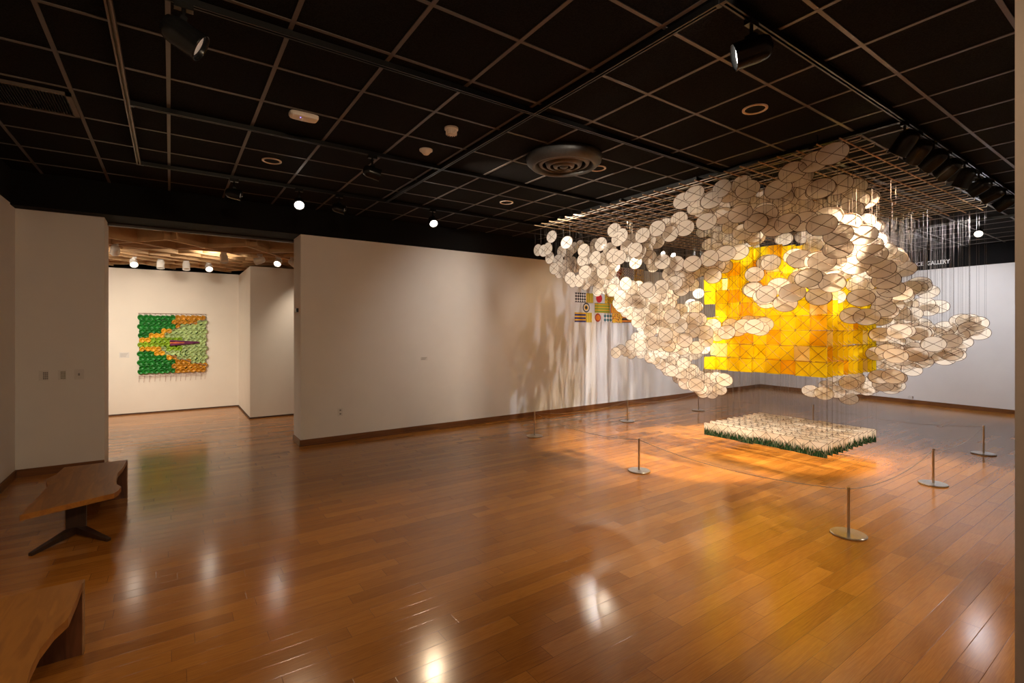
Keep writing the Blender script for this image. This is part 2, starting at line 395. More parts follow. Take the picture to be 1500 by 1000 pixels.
# lamps behind the cloud that face the camera through the yellow paper
for x, y, lab in ((6.75,6.66,'lamp seen in the gap at the left of the cloud, above the patchwork hanging'),
             (7.75,6.66,'brightest lamp in the dark gap between stick rack and cloud'),
             (8.45,6.66,'middle lamp of the three in the dark gap under the stick rack'),
             (8.80,6.66,'rightmost lamp of the three in the dark gap under the stick rack')):
    spot(lab, x, y, ((7.2, 5.0, 1.1) if x < 8 else (7.4, 3.7, 1.9)) if x > 7 else (5.4, 4.0, 1.0), lens='lens_on', size='small', energy=290 if x > 7 else 130, ang=50, col=(1,.9,.75), blend=.5, soft=.02)
# added lamps above the rack, mostly hidden, brightening cloud and block from above
for x, y, a, e, an, lb in ((5.45,4.95,(6.0,4.5,0),150,74,'added fill spotlight above the left part of the stick rack, pointing down'),
                       (7.35,3.24,(7.5,3.6,0),330,46,'added fill spotlight straight above the yellow block, pointing down'),
                       (8.3,4.95,(7.8,3.9,.5),130,62,'added fill spotlight above the rear right part of the stick rack, pointing down'),
                       (6.1,3.24,(5.4,2.6,0),40,74,'added fill spotlight above the near part of the stick rack, pointing down')):
    spot(lb, x, y, a, size='small', zc=CEIL-.10, energy=e, ang=an, col=(1,.80,.56), blend=.5, soft=.02)
# added unseen fill spots without housings, brightening walls, floor and cloud
def beam(x, y, z, aim, e, ang, col, blend=.7, soft=.12, name='beam'):
    L = bpy.data.lights.new(name, 'SPOT'); L.energy = e*G; L.color = col; L.spot_size = math.radians(ang); L.spot_blend = blend; L.shadow_soft_size = soft
    o = bpy.data.objects.new(name, L); COL.objects.link(o); o.location = (x, y, z)
    o.rotation_euler = (Vector(aim)-Vector((x,y,z))).to_track_quat('-Z','Y').to_euler()
    return o
beam(4.6, 4.95, 3.4, (4.4, 7.85, 1.6), 42, 75, (1,.95,.88), .9)
beam(2.6, .5, 3.4, (4.5, 2.2, 0), 115, 80, (1,.82,.55), .9)
beam(6.3, 6.5, 3.42, (6.7, 7.85, .9), 16, 110, WARM, .9)
beam(1.9, -.3, 3.4, (5.5, 5.0, 2.35), 380, 54, (1,.86,.70), .9, .03)
beam(2.4, .2, 3.4, (7.4, 7.8, 1.5), 70, 46, (1,.84,.66), .9, .03)
beam(12.0, 1.2, 3.4, (8.3, 2.6, 1.3), 420, 38, (1,.9,.78), .7, .10)
beam(.2, -1.2, 3.3, (-.3, 8.0, 1.5), 72, 70, WARM, .9)
beam(11.5, 3.24, 3.4, (14.3, 3.3, 1.6), 130, 90, COOL, .9)
beam(11.2, 5.6, 3.4, (14.4, 6.2, 1.6), 90, 85, COOL, .9)
beam(10.8, 5.0, 3.4, (11.2, 7.9, 1.6), 40, 85, NEUT, .9)
beam(1.2, -.6, 3.4, (1.0, 3.5, 0), 52, 100, WARM, .9)
beam(7.5, -1.0, 3.4, (8.0, 2.0, 0), 50, 110, NEUT, .9)
beam(-.9, 1.5, 3.3, (-.9, 4.0, 0), 14, 90, WARM, .9)

# far room lamps
fr = [(-.55,11.3,(-.35,10.0,1.9),'lens_art',2,'first glowing white spotlight from the left, above the green and gold artwork'),
      (.62,11.3,(.7,10.0,1.9),'lens_art',2,'glowing white spotlight above the right edge of the green and gold artwork'),
      (1.60,9.7,(1.1,8.6,2.0),'lens_art',2,'largest glowing white spotlight by the right side of the doorway'),
      (-.70,9.7,(-1.0,12.6,1.6),'plastic',24,'white spotlight canister at the left of the doorway view'),
      (.75,9.7,(.9,8.9,1.4),'plastic',0,'white spotlight canister in the middle of the doorway view'),
      (-.15,11.3,(-.15,11.0,1.4),'plastic',0,'white canister hanging straight down over the artwork'),
      (.25,11.3,(.25,10.8,1.6),'plastic',0,'small white canister between the two glowing ones over the artwork'),
      (1.30,9.7,(.5,10.4,2.7),'lens_art',20,'white spotlight canister turned left beside the largest glowing one'),
      (1.85,9.7,(2.6,10.4,2.6),'plastic',0,'white spotlight canister turned right at the doorway edge'),
      (2.3,9.7,(2.5,10.8,1.6),'lens_art',26,'white spotlight half hidden behind the end of the long wall')]
for x, y, a, ln, e, lab in fr:
    spot(lab, x, y, a, mat='white_metal', lens=ln, size='small', energy=e*.95, ang=85, col=(1,.85,.68), ztrack=3.08, zc=2.97, blend=.8)
beam(-1.5, 9.3, 3.1, (-.4, 12.7, 1.5), 190, 84, (1,.88,.72), .9)  # added unseen spots, no housings, that brighten the far walls and floor
beam(-2.6, 9.9, 3.1, (1.1, 11.9, 1.5), 110, 80, (1,.88,.72), .9)
beam(-1.6, 9.0, 3.1, (.2, 10.4, 0), 50, 110, (1,.86,.68), .9)
beam(.6, 9.8, 3.0, (.4, 11.0, 4.0), 7, 150, (1,.86,.66), .9)  # added unseen uplights for the far ceiling boards
beam(-1.2, 11.4, 3.0, (-1.0, 11.0, 4.0), 6, 150, (1,.86,.66), .9)

# ------------------------------------------------------------------ ceiling devices
t = thing('access_point', 'white oblong wireless access point with a blue light on the dark ceiling', 'wireless access point', (.93, 4.43, CEIL-.006))
pts = []
for k in range(24):
    a = 2*PI*k/24; cxs, sns = math.cos(a), math.sin(a)
    pts.append((.115*math.copysign(abs(cxs)**.45, cxs), .062*math.copysign(abs(sns)**.45, sns)))
ms = MB(); rows = []
for zz, k in ((0,1.), (-.02,1.), (-.032,.93), (-.036,.8)):
    rows.append([(x*k, y*k, zz) for x, y in pts])
vs = [p for r in rows for p in r]; fs = [(i*24+k, i*24+(k+1)%24, (i+1)*24+(k+1)%24, (i+1)*24+k) for i in range(3) for k in range(24)] + [tuple(range(72,96))]
obj('housing', ms.add(vs, fs), M['plastic'], t)
obj('status_light', MB().lathe([(.0002,-.0375),(.004,-.0375)], 10, Matrix.Translation((-.03,-.02,0))), M['led'], t)
t = thing('smoke_detector', 'cream ribbed cone shaped smoke detector, upper of the two on the ceiling', 'smoke detector', (2.09, 3.965, CEIL-.001))
obj('base', MB().lathe([(.062,0),(.062,-.018),(.055,-.022),(.0005,-.022)], 28), M['plastic'], t)
ribs = MB()
for k in range(14):
    ribs.box(.018,.05,-.003,.003,-.062,-.022, Matrix.Rotation(2*PI*k/14,4,'Z') @ Matrix.Translation((0,0,0)))
obj('vane_cage', ribs.lathe([(.05,-.022),(.03,-.062),(.02,-.066),(.0005,-.066)], 20), M['plastic'], t)
t = thing('smoke_detector', 'smooth cream dome detector, lower of the two on the ceiling', 'smoke detector', (2.13, 4.59, CEIL-.001))
obj('base', MB().lathe([(.066,0),(.066,-.014),(.0005,-.014)], 28), M['plastic'], t)
obj('dome', MB().lathe([(.06,-.014),(.045,-.03),(.026,-.05),(.012,-.055),(.0005,-.056)], 28), M['plastic'], t, True)
t = thing('ceiling_diffuser', 'large round grey air diffuser with nested rings on the ceiling', 'air diffuser', (3.40, 3.93, CEIL-.002))
obj('outer_ring', MB().lathe([(.385,0),(.40,-.02),(.39,-.07),(.34,-.115),(.315,-.118),(.30,-.10),(.29,-.05),(.28,-.03)], 48), M['vent'], t, True)
for r, zz in ((.25,-.10),(.17,-.115),(.095,-.125)):
    obj('cone_ring', MB().lathe([(r+.03,zz+.055),(r+.012,zz+.01),(r-.02,zz),(r-.026,zz+.006),(r-.005,zz+.05)], 40), simple('warm_ring_metal', (.10,.07,.045), .4, .3, noise=.1), t, True)
obj('centre_cap', MB().lathe([(.045,-.07),(.045,-.118),(.03,-.128),(.0005,-.13)], 24), M['vent'], t, True)
obj('throat', MB().lathe([(.29,-.004),(.0005,-.004)], 32), M['black'], t)
for (x, y), lab in zip(((.90,5.84),(3.97,2.185),(3.965,4.006),(3.955,5.82)),
        ('round recessed light with pale rim above the doorway', 'round recessed light with pale rim right of the white faced spotlight',
         'round recessed light with pale rim touching the air diffuser', 'round recessed light with pale rim beyond the air diffuser')):
    t = thing('recessed_light', lab, 'recessed light', (x, y, CEIL-.001))
    obj('trim_ring', MB().lathe([(.098,0),(.098,-.008),(.088,-.012),(.078,-.008),(.076,0)], 32), M['ring'], t, True)
    obj('dark_aperture', MB().lathe([(.077,-.0035),(.0005,-.0035)], 28), M['black'], t)
t = thing('ceiling_vent', 'dark louvred return air grille at the far left of the ceiling', 'vent grille', (-1.05, 5.31, CEIL-.004))
fr_ = MB(); fr_.box(-.45,.42,-.255,-.225,-.02,0); fr_.box(-.45,.42,.225,.255,-.02,0); fr_.box(.385,.42,-.255,.255,-.02,0); fr_.box(-.45,-.42,-.255,.255,-.02,0)
obj('frame', fr_, M['track_brown'], t)
sl = MB()
for k in range(44): sl.box(-.41+k*.0183,-.41+k*.0183+.004,-.23,.23,-.016,-.002)
obj('louvres', sl, M['track'], t)

# ------------------------------------------------------------------ wall fittings
def plate(label, name, cat, x, z, w, h, mat, extra=None):
    t = thing(name, label, cat, (x, 8.08, z))
    obj('cover_plate', MB().box(-w/2, w/2, -.006, 0, -h/2, h/2), mat, t)
    return t
t = plate('leftmost of the three wall plates, a keypad with dark square keys', 'wall_keypad', 'keypad', -1.254, 1.189, .085, .12, M['card'])
for i in range(4):
    for j in range(3): obj('key', MB().box(-.004+j*.016,.008+j*.016,-.011,-.006,-.045+i*.023,-.028+i*.023), M['card_ink'], t)
t = plate('middle of the three wall plates, a keypad with small round green tinted keys', 'wall_keypad', 'keypad', -1.088, 1.188, .075, .12, M['card'])
gm = simple('olive_key', (.14,.13,.05), .5, noise=.1)
for i in range(5):
    for j in range(3): obj('key', MB().box(-.012+j*.016,-.002+j*.016,-.010,-.006,-.046+i*.019,-.034+i*.019), gm, t)
t = plate('rightmost of the three wall plates, a plain switch', 'light_switch', 'light switch', -.931, 1.188, .09, .125, M['card'])
obj('toggle', MB().box(-.008,.008,-.02,-.006,-.014,.014), M['card_ink'], t)
t = thing('thermostat', 'small black box on the end face of the long wall', 'sensor', (XA0, 8.02, 2.04))
obj('casing', MB().box(-.03, 0, -.035, .035, -.03, .03), M['black_metal'], t); obj('face', MB().box(-.033, -.03, -.022, .022, -.018, .018), M['lens_off'], t)
def card(label, x, y, z, w=.12, h=.075):
    t = thing('wall_label', label, 'label card', (x, y, z))
    obj('card', MB().box(-w/2, w/2, -.004, 0, -h/2, h/2), M['card'], t)
    ln = MB()
    for k in range(3): ln.box(-w*.4, w*(.38-.1*k), -.0046, -.004, h*.25-k*h*.24-.003, h*.25-k*h*.24+.003)
    obj('print_lines', ln, M['card_ink'], t)
card('small pale caption card in the middle of the long wall', 3.605, wa(3.6)-.0005, 1.243, .13, .06)
card('small pale caption card left of the green and gold artwork', -.774, 12.7595, 1.224, .16, .11)
t = thing('wall_outlet', 'white electrical outlet low on the long wall near its left end', 'outlet', (2.18, wa(2.18)-.0005, .457))
obj('cover_plate', MB().box(-.038, .038, -.006, 0, -.06, .06), M['card'], t)
for s_ in (-.028, .028): obj('socket', MB().box(-.013, .013, -.0085, -.006, s_-.012, s_+.012), M['card_ink'], t)
t = thing('wall_outlet', 'small white outlet low on the far right wall above the baseboard', 'outlet', (14.22, 4.1, .16))
obj('cover_plate', MB().box(-.03, 0.06, -.04, .04, -.03, .03), M['card'], t)

# lettering on the black soffit
def letters(body, y, z, size, off, label, wide=1.0):
    cu = bpy.data.curves.new('wall_lettering', 'FONT'); cu.body = body; cu.size = size; cu.extrude = .004; cu.offset = off
    cu.materials.append(M['letters']); o = bpy.data.objects.new('wall_lettering', cu); COL.objects.link(o)
    bx = B0[0] + (B1[0]-B0[0])*(B0[1]-y)/(B0[1]-B1[1])
    o.location = (bx-.019, y, z); o.rotation_euler = (PI/2, 0, -PI/2 - math.atan2(B0[0]-B1[0], B0[1]-B1[1])*1.0)
    o.scale = (wide, 1, 1)
    bpy.context.view_layer.update()
    me = bpy.data.meshes.new_from_object(o.evaluated_get(bpy.context.evaluated_depsgraph_get()))
    q = bpy.data.objects.new('wall_lettering', me); COL.objects.link(q); q.location = o.location; q.rotation_euler = o.rotation_euler; q.scale = o.scale
    bpy.data.objects.remove(o); o = q; o.name = 'wall_lettering'
    tag(o, label, 'lettering')
letters('ENCE', 4.185, 3.235, .125, 0.0, 'thin white letters ENCE on the black band above the right wall', .92)
letters('GALLERY', 3.84, 3.235, .125, .0022, 'bold white word GALLERY on the black band above the right wall', .82)

# ------------------------------------------------------------------ benches
HB = .385
def bench(label, far_y, left_edge, right_edge, leg_y, xr, xl):
    """live edge slab, a full end panel at the far end and a forked pedestal leg near the camera"""
    t = thing('bench', label, 'bench', (0, 0, 0))
    n = len(left_edge)
    outline = right_edge + list(reversed(left_edge))
    top = MB().prism(outline, HB-.042, HB)
    obj('seat_slab', top, M['bench_top'], t)
    pn = MB().box(xl+.02, xr, far_y-.045, far_y, 0, HB-.0425)
    obj('end_panel', pn, M['bench_panel'], t)
    obj('panel_edge', MB().box(xr-.0, xr+.006, far_y-.047, far_y, 0, HB-.001), M['bark'], t)
    cx = (xl+xr)/2 - .03
    obj('pedestal', MB().box(cx-.065, cx+.065, leg_y-.02, leg_y+.02, .05, HB-.0425), M['bench_dark'], t)
    for sx in (-1, 1):
        f = MB()
        vs = []
        x1 = cx + sx*.235; y1 = leg_y - .28
        for (px_, py_, hh, hw) in ((cx+sx*.02, leg_y-.005, .085, .032), (x1, y1, .022, .016)):
            dv = Vector((x1-cx, y1-leg_y, 0)).normalized(); nv = Vector((-dv.y, dv.x, 0))
            for a, zz in ((-1,0),(1,0),(1,hh),(-1,hh)):
                vs.append((px_+nv.x*hw*a, py_+nv.y*hw*a, zz if zz else (.0 if px_ != cx+sx*.02 else .03)))
        f.add(vs, [(0,1,2,3),(7,6,5,4),(0,4,5,1),(1,5,6,2),(2,6,7,3),(3,7,4,0)])
        obj('foot', f, M['bench_dark'], t)
    return t
bench('wooden live-edge bench standing beside the doorway, farther of the two benches', 6.50,
      [(-.905,5.00),(-.893,5.25),(-.880,5.5),(-.872,5.80),(-.915,6.0),(-.925,6.08),(-.880,6.22),(-.86,6.50)],
      [(-.385,5.23),(-.360,5.30),(-.350,5.42),(-.385,5.52),(-.405,5.70),(-.410,5.95),(-.385,6.15),(-.372,6.50)], 5.50, -.372, -.87)
bench('wooden live-edge bench cut off by the lower left corner of the photo', 3.52,
      [(-.95,1.75),(-.96,2.1),(-.94,2.5),(-.965,2.8),(-.93,3.2),(-.94,3.52)],
      [(-.42,1.75),(-.43,2.1),(-.445,2.4),(-.452,2.61),(-.460,2.71),(-.455,2.85),(-.430,2.99),(-.394,3.09),(-.388,3.3),(-.388,3.52)], 2.25, -.388, -.94)

# ------------------------------------------------------------------ barrier posts and cord
posts = [((4.89,6.38),'barrier post near the long wall, left rear corner of the roped square'),
         ((7.13,6.40),'barrier post in the middle of the rear side, close to the long wall'),
         ((9.36,6.40),'barrier post at the rear right corner, behind the lower left tail of the cloud'),
         ((9.42,4.12),'barrier post seen behind the hovering grass panels'),
         ((9.35,1.87),'barrier post farthest right in the photo'),
         ((7.06,1.83),'barrier post between the nearest one and the farthest right one'),
         ((4.73,1.79),'nearest barrier post, its round foot lit yellow'),
         ((4.74,4.07),'barrier post left of the hovering grass panels')]
pr = None
for (x, y), lab in posts:
    if pr is None:
        pr = thing('barrier_post', lab, 'barrier post', (x, y, 0), group='barrier posts around the installation')
        kids = [obj('foot_disc', MB().lathe([(.0005,0),(.13,0),(.134,.004),(.134,.011),(.128,.016),(.0005,.018)], 40), M['steel'], pr, False),
                obj('pole', MB().tube([(0,0,.016),(0,0,.392)], .0115, 16), M['steel'], pr, False),
                obj('cap', MB().lathe([(.0118,.392),(.0125,.394),(.0125,.403),(.0005,.405)], 16), M['steel'], pr, False)]
    else:
        r = pr.copy(); COL.objects.link(r); r.location = (x, y, 0); r['label'] = lab
        for k in kids:
            c = k.copy(); COL.objects.link(c); c.parent = r
cl = ['barrier cord along the rear left half beside the long wall', 'barrier cord along the rear right half', 'barrier cord at the back, rear right corner to the post behind the grass panels',
      'barrier cord at the back right, ending at the farthest right post', 'barrier cord between the two rightmost posts', 'barrier cord running right from the nearest post',
      'barrier cord running left from the nearest post, in front of the grass panels', 'barrier cord at the left side, between the left post and the rear left corner']
for i in range(8):
    (x0, y0), (x1, y1) = posts[i][0], posts[(i+1) % 8][0]
    L = math.hypot(x1-x0, y1-y0); ux, uy = (x1-x0)/L, (y1-y0)/L
    P = []
    for k in range(17):
        s_ = k/16; q = .0125 + (L-.025)*s_
        P.append((x0+ux*q, y0+uy*q, .385-.09*4*s_*(1-s_)))
    o = obj('barrier_rope', MB().tube(P, .0026, 6), M['cord']); tag(o, cl[i], 'barrier cord')

# ------------------------------------------------------------------ green and gold relief in the far room
ART = thing('relief_artwork', 'green and gold relief of rounded cups with a purple tongue on the far wall', 'artwork', (-.54, 12.755, .83))
AW, AH = 1.19, 1.22
def region(u, v):
    w = abs(v-.52); 
    # taper of the purple tongue
    inner = .03 + .27*max(0, (u-.0))  # lime wedge edge
    pale_edge = None
    if u > .34: pale_edge = .10 + (.41-.10)*min(1, ((u-.34)/.66)**.62)
    if .40 < u < .62 and w < .125: return 'lime'
    if u <= .40 and w < .02 + .20*u: return 'lime'
    if pale_edge is not None and w < pale_edge: return 'pale'
    outer = .09 + .20*min(u,.51)/.51
    if u < .51: return 'gold' if w < outer else 'green'
    return 'dark_gold'
cols = dict(green=(.004,.17,.015), gold=(.72,.36,.015), dark_gold=(.50,.22,.010), pale=(.34,.46,.18), lime=(.22,.38,.015), purple=(.12,.01,.07), core=(.55,.12,.05))
parts = {k: MB() for k in ['pale','lime','purple','core']+[a+b for a in ('green','gold','dark_gold') for b in ('_upper','_lower')]}
nc, nr = 13, 13
random.seed(3)
for j in range(nr):
    for i in range(nc):
        u = (i+.5+(.5 if j % 2 else 0)*.6-.15)/nc; v = (j+.5)/nr
        k = region(u, v)
        k = k + ('_upper' if v > .52 else '_lower') if k in ('green','gold','dark_gold') else k
        cx, cz = u*AW, v*AH
        R = .060*random.uniform(.9,1.08)
        mt = Matrix.Translation((cx, 0, cz)) @ Matrix.Rotation(PI/2 + math.radians(random.uniform(6,20)), 4, 'X') @ Matrix.Rotation(random.uniform(0,6), 4, 'Z') @ Matrix.Scale(random.uniform(.75,.95), 4, (0,1,0))
        parts[k].lathe([(.0008,.020),(R*.35,.024),(R*.62,.042),(R*.86,.05),(R,.03),(R*.97,0)], 12, mt)
# the finer tongue and dividing lines
for i in range(46):
    u = .46+.43*i/46; w = .062*(1-(u-.46)/.47)+.003
    for s_ in (-1, 0, 1):
        k = 'core' if (s_ == 0 and u < .66) else 'purple'
        mt = Matrix.Translation((u*AW, -.058, (.52+s_*w*.55)*AH)) @ Matrix.Rotation(PI/2, 4, 'X')
        q_ = .55+.45*w/.06
        parts[k].lathe([(.0008,.022*q_),(.012*q_,.03*q_),(.019*q_,.018*q_),(.022*q_,-.02)], 8, mt)
for k, mb in parts.items():
    obj(k + '_cups', mb, simple('painted_' + k, cols[k.replace('_upper','').replace('_lower','')], .45, noise=.25, nscale=9), ART, True)
obj('backing', MB().box(.01, AW-.01, -.012, 0, .01, AH-.01), simple('dark_backing', (.02,.07,.02), .8, noise=.2), ART)
ln = MB()
for sg in (-1, 1):
    P = []
    for k in range(20):
        u = .34+.66*k/19; w = .10+.31*((u-.34)/.66)**.62
        P.append((u*AW, -.066, (.52+sg*w)*AH))
    ln.tube(P, .005, 5)
obj('dark_outline', ln, M['card_ink'], ART)
st = MB()
rod_m = simple('thin_red_brown_sticks', (.28,.12,.08), .6, noise=.1)
obj('hanging_bar', MB().tube([(-.01,-.02,AH+.035),(AW,-.02,AH+.035)], .004, 6), rod_m, ART)
obj('hanging_bar', MB().tube([(0,-.02,-.05),(AW-.03,-.02,-.045)], .004, 6), rod_m, ART)
obj('hanging_bar', MB().tube([(0,-.02,-.085),(AW-.03,-.02,-.08)], .003, 6), rod_m, ART)
for k in range(14):
    x = .01+k*(AW-.02)/13
    obj('stick', MB().tube([(x,-.02,-.02),(x-.02*random.random(),-.03,-.17-.02*random.random())], .0028, 5), rod_m, ART)
    obj('knob', MB().lathe([(.0005,-.008),(.009,-.004),(.009,.004),(.0005,.008)], 8, Matrix.Translation((x,-.025,AH+.02))), M['card_ink'], ART)

# ------------------------------------------------------------------ patchwork of printed panels on the long wall
def pattern(kind, c1, c2, c3=None, s=1.0):
    m, nt, b = new_mat('print_' + kind)
    tc = N(nt, 'ShaderNodeTexCoord'); mp = N(nt, 'ShaderNodeMapping'); nt.links.new(tc.outputs['Object'], mp.inputs[0])
    b.inputs['Roughness'].default_value = .7
    sp = N(nt, 'ShaderNodeSeparateXYZ'); nt.links.new(mp.outputs[0], sp.inputs[0]); X, Z = sp.outputs[0], sp.outputs[2]
    if kind == 'check':
        ck = N(nt, 'ShaderNodeTexChecker'); ck.inputs['Scale'].default_value = 1/(.045*s)
        mp.inputs['Rotation'].default_value = (0, PI/4, 0); mp.inputs['Location'].default_value = (.003,.013,.003)
        nt.links.new(mp.outputs[0], ck.inputs['Vector']); f = ck.outputs['Fac']
    elif kind == 'hstripe': f = math_n(nt, 'GREATER_THAN', math_n(nt, 'SINE', math_n(nt, 'MULTIPLY', Z, 2*PI/(.07*s))), .1)
    elif kind == 'vstripe': f = math_n(nt, 'GREATER_THAN', math_n(nt, 'SINE', math_n(nt, 'MULTIPLY', X, 2*PI/(.05*s))), .1)
    elif kind == 'diag': f = math_n(nt, 'GREATER_THAN', math_n(nt, 'SINE', math_n(nt, 'MULTIPLY', math_n(nt, 'ADD', X, Z), 2*PI/(.062*s))), -.1)
    elif kind in ('ring', 'sun'):
        r = math_n(nt, 'SQRT', math_n(nt, 'ADD', math_n(nt, 'POWER', X, 2.), math_n(nt, 'POWER', Z, 2.)))
        f = math_n(nt, 'DIVIDE', r, .13*s)
        st_ = [(0, c1),(.28, c3 or c2),(.45, c2),(.6, c1),(.8, c2)] if kind == 'ring' else [(0, c1),(.5, c3 or c1),(.72, c2)]
        nt.links.new(ramp(nt, f, st_, 'CONSTANT'), b.inputs['Base Color']); return m
    else:
        vo = N(nt, 'ShaderNodeTexVoronoi'); vo.inputs['Scale'].default_value = 1/(.05*s); nt.links.new(mp.outputs[0], vo.inputs['Vector'])
        nt.links.new(ramp(nt, vo.outputs['Distance'], [(0, c1),(.32, c3 or c2),(.5, c2)], 'CONSTANT'), b.inputs['Base Color']); return m
    nt.links.new(ramp(nt, f, [(0, c1), (.5, c2)], 'CONSTANT'), b.inputs['Base Color']); return m
BK, WH, OR, YE, OL, NV, RD, TE = (.015,.013,.02), (.80,.76,.72), (.85,.25,.02), (.85,.50,.03), (.35,.33,.03), (.03,.03,.18), (.75,.02,.03), (.04,.15,.17)
PAT = {'check': pattern('check', BK, WH), 'olive': pattern('vstripe', OL, YE), 'star': pattern('sun', RD, WH), 'gold': pattern('dots', OR, YE, OL),
       'ring': pattern('ring', BK, WH, YE), 'green': pattern('hstripe', (.30,.40,.04), YE, s=.9), 'gstripe': pattern('vstripe', OR, YE, s=1.2), 'navy': pattern('hstripe', NV, YE),
       'burst': pattern('sun', OR, WH, (.45,.03,.02)), 'teal': pattern('check', TE, WH, s=1.4), 'dots': pattern('dots', BK, YE, OR, .7), 'orange': pattern('hstripe', BK, OR, s=1.3),
       'leaf': pattern('dots', BK, WH, None, 2.2), 'redw': pattern('dots', BK, WH, (.75,.15,.06), .8), 'diag': pattern('diag', NV, WH), 'spot': pattern('dots', BK, YE, None, .8)}
PW = thing('patchwork_hanging', 'colourful patchwork of printed fabric panels on the long wall behind the cloud', 'artwork', (7.12, wa(8.2)-.012, 1.905))
cells = [  # x0, x1, row, print
 (0,.32,0,'navy'),(.32,.50,0,'olive'),(.50,.86,0,'burst'),(.86,1.13,0,'teal'),(1.13,1.46,0,'dots'),(1.46,1.93,0,'orange'),(1.93,2.2,0,'navy'),
 (.20,.46,1,'ring'),(.60,1.06,1,'green'),(1.10,1.40,1,'gstripe'),(1.42,1.86,1,'leaf'),(1.86,2.2,1,'olive'),
 (0,.32,2,'check'),(.34,.54,2,'olive'),(.54,.90,2,'star'),(.90,1.25,2,'gold'),(1.25,1.6,2,'dots'),(1.6,1.95,2,'teal'),
 (.90,1.25,3,'redw'),(1.25,1.6,3,'navy'),(1.6,1.95,3,'burst'),
 (1.20,1.52,4,'redw'),(1.52,1.86,4,'diag'),(1.86,2.22,4,'spot'),
 (1.20,1.52,5,'redw'),(1.52,1.86,5,'diag'),(1.86,2.22,5,'spot')]
for x0, x1, r, p in cells:
    w = x1-x0-.006; h = .208
    o = obj('fabric_panel', MB().box(-w/2, w/2, -.012, .006, -h/2, h/2), PAT[p], PW); o.location = ((x0+x1)/2, 0, (r+.5)*.214)

# ------------------------------------------------------------------ rack of sticks over the installation
CZ = 3.33
BX0, BX1, BY0, BY1 = 6.70, 8.24, 2.77, 4.48
X0, X1, Y0, Y1 = 4.66, 8.82, 1.79, 5.93
RK = thing('stick_rack', 'square rack of crossed bamboo sticks hung under the ceiling above the paper cloud', 'hanging rack', (0, 0, CZ))
ny = 25
rods_y = [Y0 + i*(Y1-Y0)/(ny-1) for i in range(ny)]
for y in rods_y:
    obj('bamboo_rod', MB().tube([(X0-.09-.03*random.random(), y, 0),(X1+.05+.06*random.random(), y+random.uniform(-.01,.01), 0)], .0065, 6), M['rod'], RK)
nx = 15
for i in range(nx):
    x = X0+.1 + i*(X1-X0-.2)/(nx-1)
    for dx, zz in ((0,.013),(.03,.05)):
        obj('pale_rod', MB().tube([(x+dx, Y0-.055, zz),(x+dx, Y1+.06, zz)], .0052, 6), M['rod_white'], RK)
    obj('end_hook', MB().tube([(x,Y0-.055,.013),(x,Y0-.075,.013),(x+.03,Y0-.075,.05),(x+.03,Y0-.055,.05)], .0045, 6), M['rod_white'], RK)
for y in (2.15, 3.3, 4.4, 5.6):
    obj('support_beam', MB().box(X0+.1, X1-.1, y-.02, y+.02, .062, .10), M['track'], RK)
for x in (5.0, 6.7, 8.4):
    for y in (2.15, 5.6):
        obj('hanger_rod', MB().tube([(x,y,.10),(x,y,CEIL-CZ)], .006, 6), M['track'], RK)

